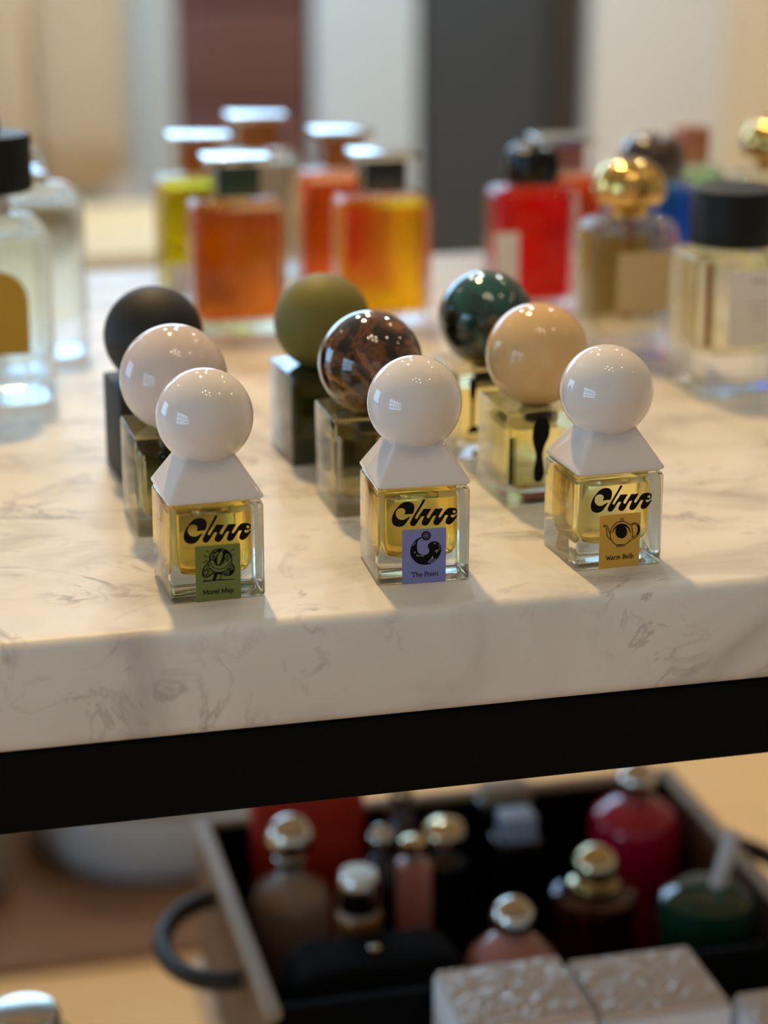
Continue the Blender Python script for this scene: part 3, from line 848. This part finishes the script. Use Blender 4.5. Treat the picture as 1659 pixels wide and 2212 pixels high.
p.fill([(-15.6, 43.0), (-11.4, 43.0), (-11.8, 36), (-12.8, 30), (-13.0, 18.0), (-6.7, 17.6), (-6.7, 14.2), (-16.2, 14.2), (-15.9, 16.6), (-14.6, 17.8), (-14.5, 30.0), (-15.4, 36)], sm=0)
p.build('printed_motif', 'ink', tl, fy - .0001)
bm = B(); rbox(bm, .014, .0003, .0015, .0055, .0002, off=(0, fy - .0004, 0)); obj('base_sticker', bm, 'white_paper', tl)

# ------------------------------------------------------------------ larger bottles at the back of the table
def lq(name, c):
    M[name] = gmat(name, c, 0.925, 0.0, 0.5)
    return name
lq('liquid_rust', (0.88, 0.40, 0.12, 1)); lq('liquid_orange', (1.0, 0.66, 0.02, 1)); lq('liquid_yellow', (1.0, 0.93, 0.08, 1))
lq('liquid_cream', (0.98, 0.93, 0.80, 1)); lq('liquid_scarlet', (0.98, 0.34, 0.10, 1)); lq('liquid_red', (0.98, 0.10, 0.07, 1))
lq('liquid_blue', (0.10, 0.34, 0.92, 1)); lq('liquid_clear', (0.99, 0.97, 0.90, 1)); lq('liquid_gold', (0.99, 0.95, 0.78, 1)); lq('liquid_mint', (0.62, 0.92, 0.70, 1))
M['cap_amber'] = pmat('amber_wood_cap', rgb(158, 96, 44), 0.25, coat=0.4, var=0.1, bscale=60)
M['cap_green'] = pmat('dark_green_cap', rgb(30, 54, 44), 0.2, coat=0.4, var=0.06, bscale=60)
M['cap_brown'] = pmat('dark_brown_cap', rgb(66, 50, 38), 0.2, coat=0.5, var=0.05)
M['cap_copper'] = pmat('copper_pink_cap', rgb(196, 132, 104), 0.3, metal=0.4, var=0.05)
M['cap_plate'] = pmat('polished_cap_plate', rgb(228, 230, 228), 0.07, metal=1.0, var=0.02)
M['olive_label'] = pmat('ochre_arch_label', rgb(190, 150, 40), 0.5, var=0.08, bscale=60)
M['cream_paper'] = pmat('cream_label_paper', rgb(214, 186, 138), 0.6, var=0.03)
M['grey_ink'] = pmat('grey_print', rgb(150, 144, 138), 0.6, var=0.03)

def flask(x, y, hx, hy, h, liquid, label, group=None, glass='clear', r=0.006, wall=0.004, base=0.008, fillto=0.92, shoulder=0.006, yaw=0.0, neck=0.008):
    t = thing('perfume_flask', label, 'perfume bottle', (x, y, BT), yaw, group)
    bm = B()
    loft(bm, [(0, hx - .0015, hy - .0015, r * .8), (0.0008, hx - .0004, hy - .0004, r), (.002, hx, hy, r), (h - shoulder, hx, hy, r), (h - shoulder * .4, hx - .0012, hy - .0012, r), (h, hx - .004, hy - .004, r), (h + .0004, neck + .001, neck + .001, neck), (h + .004, neck, neck, neck)], 6)
    obj('glass_body', bm, glass, t, smooth=50)
    bm = B()
    a, c = hx - wall, hy - wall
    top = h * fillto
    loft(bm, [(base, a - .005, c - .005, r * .6), (base + .0006, a - .002, c - .002, r * .7), (base + .0025, a, c, r * .8), (top - .0015, a, c, r * .8), (top, a - .0005, c - .0005, r * .8)], 5)
    obj('liquid', bm, liquid, t, smooth=50)
    return t

def slab_flask(x, y, liquid, column, label, h=0.083, top=0.111, hx=0.030, hy=0.018):
    t = flask(x, y, hx, hy, h, liquid, label, 'square-shouldered flasks with flat plate caps')
    bm = B(); rbox(bm, .0135, .0135, h + .003, top - .005, .002); obj('cap_block', bm, column, t)
    bm = B(); rbox(bm, .0205, .0150, top - .005, top, .002, .0008); obj('cap_plate', bm, 'cap_plate', t)
    return t

slab_flask(0.035, 0.527, 'liquid_rust', 'cap_green', 'rust-red flask with dark green block cap and shiny plate top', 0.0835)
slab_flask(0.129, 0.525, 'liquid_orange', 'black_gloss', 'bright orange flask with black block cap and shiny plate top', 0.083)
yf = slab_flask(0.029, 0.632, 'liquid_yellow', 'cap_amber', 'yellow flask with white lower label behind the rust-red flask')
bm = B(); rbox(bm, .022, .0003, .004, .026, .0002, off=(-.004, -.0184, 0)); obj('label', bm, 'white_paper', yf)
slab_flask(0.083, 0.712, 'liquid_cream', 'cap_amber', 'tall cream-coloured flask rearmost between rust-red and orange flasks', 0.086, 0.113)
slab_flask(0.127, 0.632, 'liquid_scarlet', 'cap_amber', 'scarlet flask with amber cap partly hidden behind the orange flask')
slab_flask(0.279, 0.612, 'liquid_scarlet', 'cap_copper', 'amber-red flask with copper cap standing behind the red flask', 0.078, 0.104)

# red flask with rounded black cap
t = flask(0.235, 0.540, 0.0285, 0.0175, 0.082, 'liquid_red', 'bright red flask with rounded glossy black cap', wall=0.0045)
bm = B(); cyl(bm, [(.012, .0835), (.0165, .0845), (.0185, .089), (.0185, .098), (.0165, .106), (.011, .1095), (.004, .1105)], 36)
obj('cap', bm, 'black_cap', t, smooth=40)
bm = B(); rbox(bm, .008, .0003, .012, .055, .0002, off=(-.022, -.0179, 0)); obj('label', bm, 'white_paper', t)

# clear flask with gold disc cap
def gold_flask(x, y, liquid, label, hx=0.027, dark=None):
    t = flask(x, y, hx, 0.019, 0.083, liquid, label, wall=0.0055, base=0.016, fillto=0.9, shoulder=0.008)
    bm = B(); cyl(bm, [(.011, .0845), (.0115, .085), (.0115, .089), (.009, .0905), (.009, .093)], 28); obj('collar', bm, 'gold', t)
    bm = B(); cyl(bm, [(.010, .0915), (.019, .0925), (.0215, .0965), (.0215, .103), (.0205, .1085), (.017, .114), (.011, .1178), (.004, .119)], 40)
    obj('cap', bm, 'gold', t, smooth=60)
    bm = B(); cyl(bm, [(.0218, .0985), (.0222, .099), (.0222, .1015), (.0218, .102)], 40); obj('cap_ring', bm, 'black_gloss' if dark else 'brass', t)
    return t
gf = gold_flask(0.251, 0.402, 'liquid_gold', 'clear flask of pale gold perfume with domed gold cap')
bm = B(); rbox(bm, .0022, .0022, .022, .083, .0015); obj('dip_tube', bm, 'cap_amber', gf)
bm = B(); rbox(bm, .0165, .0002, .030, .066, .0001, off=(.004, -.0194, 0)); obj('label', bm, 'cream_paper', gf)
bm = B(); rbox(bm, .0225, .0002, .020, .074, .0001, off=(0, .0194, 0)); obj('back_label', bm, 'cream_paper', gf)  # cream sheet added to block the blue flask's colour refracted through
gold_flask(0.412, 0.556, 'liquid_gold', 'gold-capped clear flask partly hidden at the right edge', 0.027, True)

# blue flask with dark dome cap
t = flask(0.309, 0.516, 0.0285, 0.018, 0.086, 'liquid_blue', 'deep blue flask with dark brown dome cap behind the gold-capped flask', glass='clear_blue')
bm = B(); cyl(bm, [(.012, .0875), (.020, .0885), (.0212, .094), (.0212, .103), (.019, .110), (.014, .1145), (.006, .1165)], 36); obj('cap', bm, 'cap_brown', t, smooth=60)
t = flask(0.377, 0.618, 0.024, 0.017, 0.078, 'liquid_mint', 'pale green flask with copper pink cap behind the blue flask')
bm = B(); rbox(bm, .0105, .0105, .081, .106, .002); obj('cap', bm, 'cap_copper', t)

# square bottle with wide black cap and white label
t = thing('perfume_flask', 'square clear bottle with wide black cap and white label at right edge', 'perfume bottle', (0.280, 0.311, BT), 0.0)
hx = 0.0275
bm = B(); loft(bm, [(0, hx - .0015, hx - .0015, .004), (.001, hx, hx, .005), (.076, hx, hx, .005), (.0795, hx - .002, hx - .002, .006), (.081, .019, .019, .018), (.084, .018, .018, .018)], 6); obj('glass_body', bm, 'clear', t, smooth=50)
bm = B(); a = hx - .005; loft(bm, [(.024, a - .004, a - .004, .004), (.0265, a, a, .005), (.073, a, a, .005), (.0745, a - .001, a - .001, .005)], 5); obj('liquid', bm, 'liquid_gold', t, smooth=50)
bm = B(); cyl(bm, [(.0235, .0835), (.0245, .0845), (.0245, .1125), (.0235, .1145), (.021, .1155)], 48); obj('cap', bm, 'black_matte', t)
bm = B(); rbox(bm, .0155, .0002, .030, .073, .0001, off=(.003, -hx - .0003, 0)); lb = obj('label', bm, 'white_paper', t)
p = Print()
for k, w_ in enumerate((5.5, 0.0, 0.0, 6.5, 5.5, 4.0)):
    if w_:
        for q in range(int(w_ * 1.6)):
            p.stroke([(5.5 - w_ + q * 1.25, 67 - k * 4.2), (5.5 - w_ + q * 1.25 + .8, 67 - k * 4.2)], 1.6 if k == 0 else 0.9, False, 0)
p.build('label_text', 'grey_ink', lb, -hx - .0006)
bm = B(); rbox(bm, .0012, .0012, .026, .075, .0008, off=(-.016, -.006, 0)); obj('dip_tube', bm, 'cap_amber', t)

# two round-shouldered clear bottles at the left
def clear_round(x, y, hx, hy, h, label, liquid):
    t = thing('perfume_flask', label, 'perfume bottle', (x, y, BT), 0.0)
    bm = B()
    s = [(0, hx - .006, hy - .006, .012), (.0012, hx - .0025, hy - .0025, .014), (.005, hx - .0004, hy - .0004, .016), (.009, hx, hy, .016), (h - .018, hx, hy, .016), (h - .010, hx - .0015, hy - .0015, .016), (h - .004, hx - .005, hy - .004, .015), (h, hx - .011, hy - .008, .012), (h + .0008, .011, .011, .011), (h + .006, .0105, .0105, .0105)]
    loft(bm, s, 8); obj('glass_body', bm, 'clear_blue', t, smooth=60)
    bm = B(); a, c = hx - .007, hy - .006
    loft(bm, [(.022, a - .008, c - .006, .010), (.0235, a - .003, c - .002, .012), (.027, a, c, .012), (h - .020, a, c, .012), (h - .014, a - .002, c - .001, .012), (h - .012, a - .006, c - .004, .010)], 6); obj('liquid', bm, liquid, t, smooth=60)
    return t
lt = clear_round(-0.1265, 0.385, 0.032, 0.022, 0.104, 'thick clear bottle with black cap and ochre arched label at left edge', 'liquid_clear')
bm = B(); cyl(bm, [(.0225, .1175), (.0238, .1185), (.0238, .146), (.0225, .148), (.0185, .1485)], 40); cp = obj('cap', bm, 'black_matte', lt)
bm = B(); cyl(bm, [(.007, .1483), (.0075, .149), (.0075, .155), (.0068, .156)], 28); obj('cap_knob', bm, 'black_matte', cp)
bm = B(); cyl(bm, [(.0100, .104), (.0105, .1045), (.0105, .117), (.0100, .1178)], 32); obj('collar', bm, 'silver', lt)
bm = B()
arch = [(-.0165, .030), (.0165, .030), (.0165, .060)] + [(.0165 * math.cos(a), .060 + .0165 * math.sin(a)) for a in [k * math.pi / 12 for k in range(1, 12)]] + [(-.0165, .060)]
f = [bm.verts.new((x, -.0228, z)) for x, z in arch]; g = [bm.verts.new((x, -.0223, z)) for x, z in arch]
bm.faces.new(f); bm.faces.new(list(reversed(g)))
for i in range(len(f)):
    j = (i + 1) % len(f); bm.faces.new((f[i], g[i], g[j], f[j]))
obj('label', bm, 'olive_label', lt, smooth=0)
rt = clear_round(-0.096, 0.490, 0.0315, 0.022, 0.104, 'thick clear bottle with round glass stopper behind the black-capped one', 'liquid_clear')
bm = B(); ball(bm, .0085, (0.0, 0, .1175), 32, 20); obj('stopper', bm, 'clear_blue', rt, smooth=80)
bm = B(); cyl(bm, [(.0085, .1045), (.009, .105), (.009, .110), (.0085, .1105)], 32); obj('collar', bm, 'silver', rt)

# ------------------------------------------------------------------ lower shelf: handled tray of bottles, cartons, a jar
M['tray_leather'] = pmat('black_tray_leather', rgb(9, 9, 9), 0.8, spec=0.1, bump=0.2, bscale=300, var=0.05)
M['handle_leather'] = pmat('dark_taupe_leather', rgb(40, 37, 33), 0.5, bump=0.2, bscale=300, var=0.06)
M['tray_side'] = pmat('brown_tray_leather', rgb(120, 88, 62), 0.6, bump=0.2, bscale=300, var=0.06)
M['tray_rim'] = pmat('taupe_tray_rim', rgb(176, 160, 134), 0.5, bump=0.1, bscale=300, var=0.04)
M['red_box'] = pmat('vermilion_card', rgb(190, 48, 18), 0.55, var=0.05)
M['rose'] = pmat('rose_pink_glass', rgb(206, 138, 128), 0.2, coat=0.5, var=0.05)
M['crimson'] = pmat('crimson_glass', rgb(190, 14, 66), 0.15, coat=0.6, var=0.05)
M['oxblood'] = pmat('oxblood_glass', rgb(58, 12, 12), 0.12, coat=0.6, var=0.05)
M['bottle_green'] = pmat('bottle_green_glass', rgb(20, 70, 54), 0.1, coat=0.6, var=0.1)
M['smoke'] = pmat('smoky_pink_glass', rgb(186, 166, 156), 0.2, coat=0.4, var=0.06, trans=0.25)
M['pale_blue'] = pmat('pale_blue_cap', rgb(160, 186, 222), 0.4, var=0.03)
M['carton'] = pmat('white_carton', rgb(244, 246, 252), 0.45, var=0.02)
def foil():
    m, nt, p = new_mat('embossed_carton_lid')
    p.inputs['Base Color'].default_value = rgb(226, 214, 204)
    p.inputs['Roughness'].default_value = 0.28
    p.inputs['Metallic'].default_value = 0.15
    tc = nt.nodes.new('ShaderNodeTexCoord')
    vo = nt.nodes.new('ShaderNodeTexNoise'); vo.inputs['Scale'].default_value = 60; vo.inputs['Distortion'].default_value = 2.0
    nt.links.new(tc.outputs['Object'], vo.inputs['Vector'])
    bp = nt.nodes.new('ShaderNodeBump'); bp.inputs['Strength'].default_value = 0.7; bp.inputs['Distance'].default_value = 0.004
    nt.links.new(vo.outputs['Fac'], bp.inputs['Height']); nt.links.new(bp.outputs['Normal'], p.inputs['Normal'])
    return m
M['foil'] = foil()

tx0, tx1, ty0, ty1, tz = -0.006, 0.328, 0.240, 0.490, 0.100
t = thing('tray', 'black leather tray with taupe rim and side handles on the lower shelf', 'tray', (0, 0, SH))
bm = B(); box(bm, tx0 + .004, tx1 - .004, ty0 + .004, ty1 - .004, 0.0, .005); obj('tray_floor', bm, 'tray_leather', t, smooth=0)
for nm, (a, c, d, e), mt in (('side_wall', (tx0, tx0 + .004, ty0, ty1), 'tray_side'), ('side_wall', (tx1 - .004, tx1, ty0, ty1), 'tray_side'), ('end_wall', (tx0 + .004, tx1 - .004, ty0, ty0 + .004), 'tray_leather'), ('end_wall', (tx0 + .004, tx1 - .004, ty1 - .004, ty1), 'tray_leather')):
    bm = B(); box(bm, a, c, d, e, 0.0, tz); obj(nm, bm, mt, t, smooth=0)
bm = B(); box(bm, tx0 + .0042, tx0 + .0052, ty0 + .005, ty1 - .005, .005, tz - .004); obj('lining', bm, 'tray_leather', t, smooth=0)
for a, c, d, e in ((tx0 - .003, tx0 + .007, ty0 - .003, ty1 + .003), (tx1 - .007, tx1 + .003, ty0 - .003, ty1 + .003), (tx0 + .007, tx1 - .007, ty1 - .007, ty1 + .003)):
    bm = B(); slab(bm, a, c, d, e, tz, tz + .006, .002); obj('rim', bm, 'tray_rim', t)
bm = B(); slab(bm, tx0 + .007, tx1 - .007, ty0 - .003, ty0 + .007, tz, tz + .006, .002); obj('rim', bm, 'tray_leather', t)
for sx, xx in ((-1, tx0), (1, tx1)):
    pts = []
    for k in range(17):
        a = math.pi * k / 16
        pts.append((xx + sx * (0.002 + 0.040 * math.sin(a)), 0.370 + 0.052 * math.cos(a), tz - 0.018 - 0.004 * math.sin(a)))
    bm = B(); tube(bm, pts, .0062, 12); obj('handle', bm, 'handle_leather', t, smooth=60)

FL = SH + 0.0052          # top of the tray floor
def topz(zrel):           # height above the tray floor of a point given relative to the table top
    return T + zrel - FL

def lathe_bottle(x, y, prof, mat, capprof, capmat, label, collar=None):
    t = thing('perfume_flask', label, 'perfume bottle', (x, y, FL))
    bm = B(); cyl(bm, prof, 36); obj('glass_body', bm, mat, t, smooth=50)
    bm = B(); cyl(bm, capprof, 36); obj('cap', bm, capmat, t, smooth=50)
    if collar:
        bm = B(); cyl(bm, collar, 36); obj('collar', bm, capmat, t, smooth=50)
    return t

def dome(r, zc, n=9):
    return [(max(.0008, r * math.sin(math.pi * k / n)), zc - r * math.cos(math.pi * k / n)) for k in range(n + 1)]

# a: pale glass bottle with silver ball stopper
z = topz(-.300)
lathe_bottle(0.0385, 0.400, [(.018, 0), (.024, .002), (.026, .010), (.026, z - .045), (.022, z - .034), (.010, z - .027), (.0075, z - .018)], 'smoke', dome(.0152, z), 'silver', 'pale smoky glass bottle with silver ball stopper at the left of the tray', [(.009, z - .020), (.0095, z - .019), (.0095, z - .014), (.008, z - .013)])
# b: vermilion box
t = thing('gift_box', 'vermilion red card box at the back of the tray', 'box', (0.0625, 0.466, FL))
bm = B(); rbox(bm, .0355, .0135, 0, topz(-.325), .001); obj('box_body', bm, 'red_box', t)
bm = B(); rbox(bm, .0363, .0143, topz(-.3248), topz(-.292), .001); obj('lid', bm, 'red_box', t)
# c: silver cylinder atomiser with copper stripe
z = topz(-.300)
t = thing('atomiser', 'silver cylinder atomiser with copper band beside the smoky bottle', 'perfume bottle', (0.0700, 0.345, FL))
bm = B(); cyl(bm, [(.0125, 0), (.0135, .001), (.0135, z - .026), (.0125, z - .025)], 32); obj('body', bm, 'smoke', t, smooth=50)
bm = B(); cyl(bm, [(.0120, z - .0248), (.0128, z - .024), (.0128, z - .003), (.011, z)], 32); obj('cap', bm, 'silver', t, smooth=50)
bm = B(); cyl(bm, [(.0136, z - .040), (.0140, z - .0395), (.0140, z - .028), (.0136, z - .0275)], 32); obj('band', bm, 'brass', t, smooth=50)
# d: rose pink slim bottle with gold cap
z = topz(-.3)
t = thing('perfume_flask', 'slim rose pink bottle with flat gold cap in the middle of the tray', 'perfume bottle', (0.1120, 0.372, FL))
bm = B(); rbox(bm, .010, .010, 0, z - .012, .004); obj('glass_body', bm, 'rose', t)
bm = B(); rbox(bm, .0055, .0055, z - .012, z - .006, .003); obj('neck', bm, 'silver', t)
bm = B(); cyl(bm, [(.007, z - .006), (.0085, z - .005), (.0085, z + .003), (.006, z + .005)], 28); obj('cap', bm, 'champagne', t, smooth=50)
# gold-topped bottle
z = topz(-.318)
lathe_bottle(0.1450, 0.420, [(.012, 0), (.016, .002), (.016, z - .020), (.008, z - .014), (.0065, z - .008)], 'black_gloss', [(.010, z - .008), (.0140, z - .006), (.0148, z), (.012, z + .006), (.006, z + .008)], 'champagne', 'black bottle with broad pale gold cap in the middle of the tray')
z = topz(-.312)
lathe_bottle(0.1010, 0.415, [(.009, 0), (.0115, .002), (.0115, z - .020), (.006, z - .014), (.005, z - .010)], 'black_gloss', dome(.0088, z - .003), 'silver', 'slim black bottle with small silver ball cap')
z = topz(-.303)
lathe_bottle(0.1260, 0.458, [(.009, 0), (.012, .002), (.012, z - .022), (.006, z - .014), (.005, z - .010)], 'oxblood', dome(.0085, z - .003), 'champagne', 'slim dark red bottle with small gold ball cap at the back of the tray')
# blue-capped bottle, grey-capped bottle
z = topz(-.314)
t = thing('perfume_flask', 'black bottle with pale blue square cap in the tray', 'perfume bottle', (0.1945, 0.420, FL))
bm = B(); rbox(bm, .015, .012, 0, z - .014, .003); obj('glass_body', bm, 'black_gloss', t)
bm = B(); rbox(bm, .0115, .010, z - .0138, z + .004, .002); obj('cap', bm, 'pale_blue', t)
z = topz(-.315)
t = thing('perfume_flask', 'black bottle with long taupe cap at the back of the tray', 'perfume bottle', (0.2010, 0.468, FL))
bm = B(); rbox(bm, .018, .011, 0, z - .008, .003); obj('glass_body', bm, 'black_gloss', t)
bm = B(); rbox(bm, .0165, .009, z - .0078, z + .004, .002); obj('cap', bm, 'tray_rim', t)
# crimson bottle with ball cap
z = topz(-.306)
lathe_bottle(0.2850, 0.440, [(.020, 0), (.027, .002), (.029, .012), (.031, z - .050), (.0305, z - .030), (.027, z - .022), (.016, z - .016), (.0085, z - .014), (.008, z - .006)], 'crimson', dome(.0135, z), 'silver', 'crimson bottle with silver ball cap at the right of the tray', [(.010, z - .0145), (.0105, z - .014), (.0105, z - .0085), (.009, z - .008)])
# dark red bottle with gold knob
z = topz(-.325)
lathe_bottle(0.2290, 0.362, [(.022, 0), (.026, .002), (.027, .010), (.027, z - .032), (.028, z - .026), (.0265, z - .019), (.014, z - .016), (.011, z - .010)], 'oxblood', dome(.0150, z, 8), 'champagne', 'dark red bottle with large gold knob stopper in front of the crimson one', [(.015, z - .0165), (.016, z - .016), (.016, z - .011), (.013, z - .010)])
# rose bottle with silver-gold ball, near the front
z = topz(-.309)
lathe_bottle(0.1490, 0.282, [(.020, 0), (.026, .002), (.028, .012), (.029, z - .040), (.026, z - .024), (.016, z - .014), (.010, z - .010)], 'rose', dome(.0136, z), 'silver', 'rose pink bottle with silver ball stopper just behind the white cartons')
# bottle green flask with pale applicator
z = topz(-.325)
t = thing('perfume_flask', 'dark bottle-green flask with faceted shoulders and pale applicator', 'perfume bottle', (0.2870, 0.315, FL))
bm = B(); cyl(bm, [(.024, 0), (.029, .003), (.031, z - .028), (.0325, z - .016), (.029, z - .004), (.020, z + .002), (.012, z + .003)], 12); obj('glass_body', bm, 'bottle_green', t, smooth=20)
bm = B(); tube(bm, [(0.006, 0, z + .002), (.010, 0, z + .018), (.015, 0, z + .038)], .0052, 14); obj('applicator', bm, 'white_paper', t, smooth=50)
# black pouch at the front of the tray
t = thing('pouch', 'black leather pouch lying at the front of the tray', 'pouch', (0.066, 0.288, FL))
z = topz(-.322)
bm = B(); loft(bm, [(0, .046, .026, .012), (.004, .052, .031, .014), (z * .5, .054, .033, .016), (z - .010, .051, .030, .016), (z - .003, .046, .025, .014), (z, .038, .018, .012)], 6); obj('pouch_body', bm, 'tray_leather', t, smooth=60)
bm = B(); cyl(bm, [(.003, z - .0002), (.0035, z + .0004), (.0035, z + .0018), (.002, z + .0024)], 16); obj('snap', bm, 'silver', t)

# white cartons with embossed lids
def carton(x0, x1, y0, y1, z1, label):
    t = thing('carton', label, 'box', ((x0 + x1) / 2, (y0 + y1) / 2, SH), 0.0, 'white cartons in front of the tray')
    hx, hy, h = (x1 - x0) / 2, (y1 - y0) / 2, T + z1 - SH
    bm = B(); rbox(bm, hx, hy, 0.0, h - .004, .0012); obj('carton_body', bm, 'carton', t)
    bm = B(); rbox(bm, hx - .0015, hy - .0015, h - .0039, h, .0012); obj('lid', bm, 'foil', t)
carton(0.086, 0.1605, 0.1645, 0.2305, -0.306, 'white carton with embossed lid, leftmost of the three')
carton(0.1635, 0.2385, 0.1635, 0.2285, -0.309, 'white carton with embossed lid, middle of the three')
carton(0.2445, 0.3190, 0.1120, 0.1780, -0.313, 'white carton with embossed lid, rightmost and cut by the frame')

# clear jar at the lower left
t = thing('stand', 'small black stand under the jar at the lower left', 'stand', (-0.140, 0.265, 0))
bm = B(); cyl(bm, [(.07, 0), (.075, .004), (.075, .010), (.02, .014)], 32); obj('foot', bm, 'black_steel', t)
bm = B(); cyl(bm, [(.010, .012), (.010, SH - .012)], 20); obj('pole', bm, 'black_steel', t)
bm = B(); cyl(bm, [(.03, SH - .014), (.045, SH - .010), (.045, SH - .001), (.044, SH - .0002)], 32); obj('plate', bm, 'black_steel', t)
t = thing('jar', 'clear green-grey glass jar with silver lid at the lower left corner', 'jar', (-0.140, 0.265, SH))
bm = B(); rbox(bm, .026, .026, 0, .088, .006); obj('glass_body', bm, gmat('green_grey_glass', (0.82, 0.88, 0.80, 1), 1.45, 0.05), t)
bm = B(); cyl(bm, [(.019, .0885), (.020, .0895), (.020, .108), (.018, .111), (.008, .112)], 36); obj('lid', bm, 'silver', t, smooth=50)
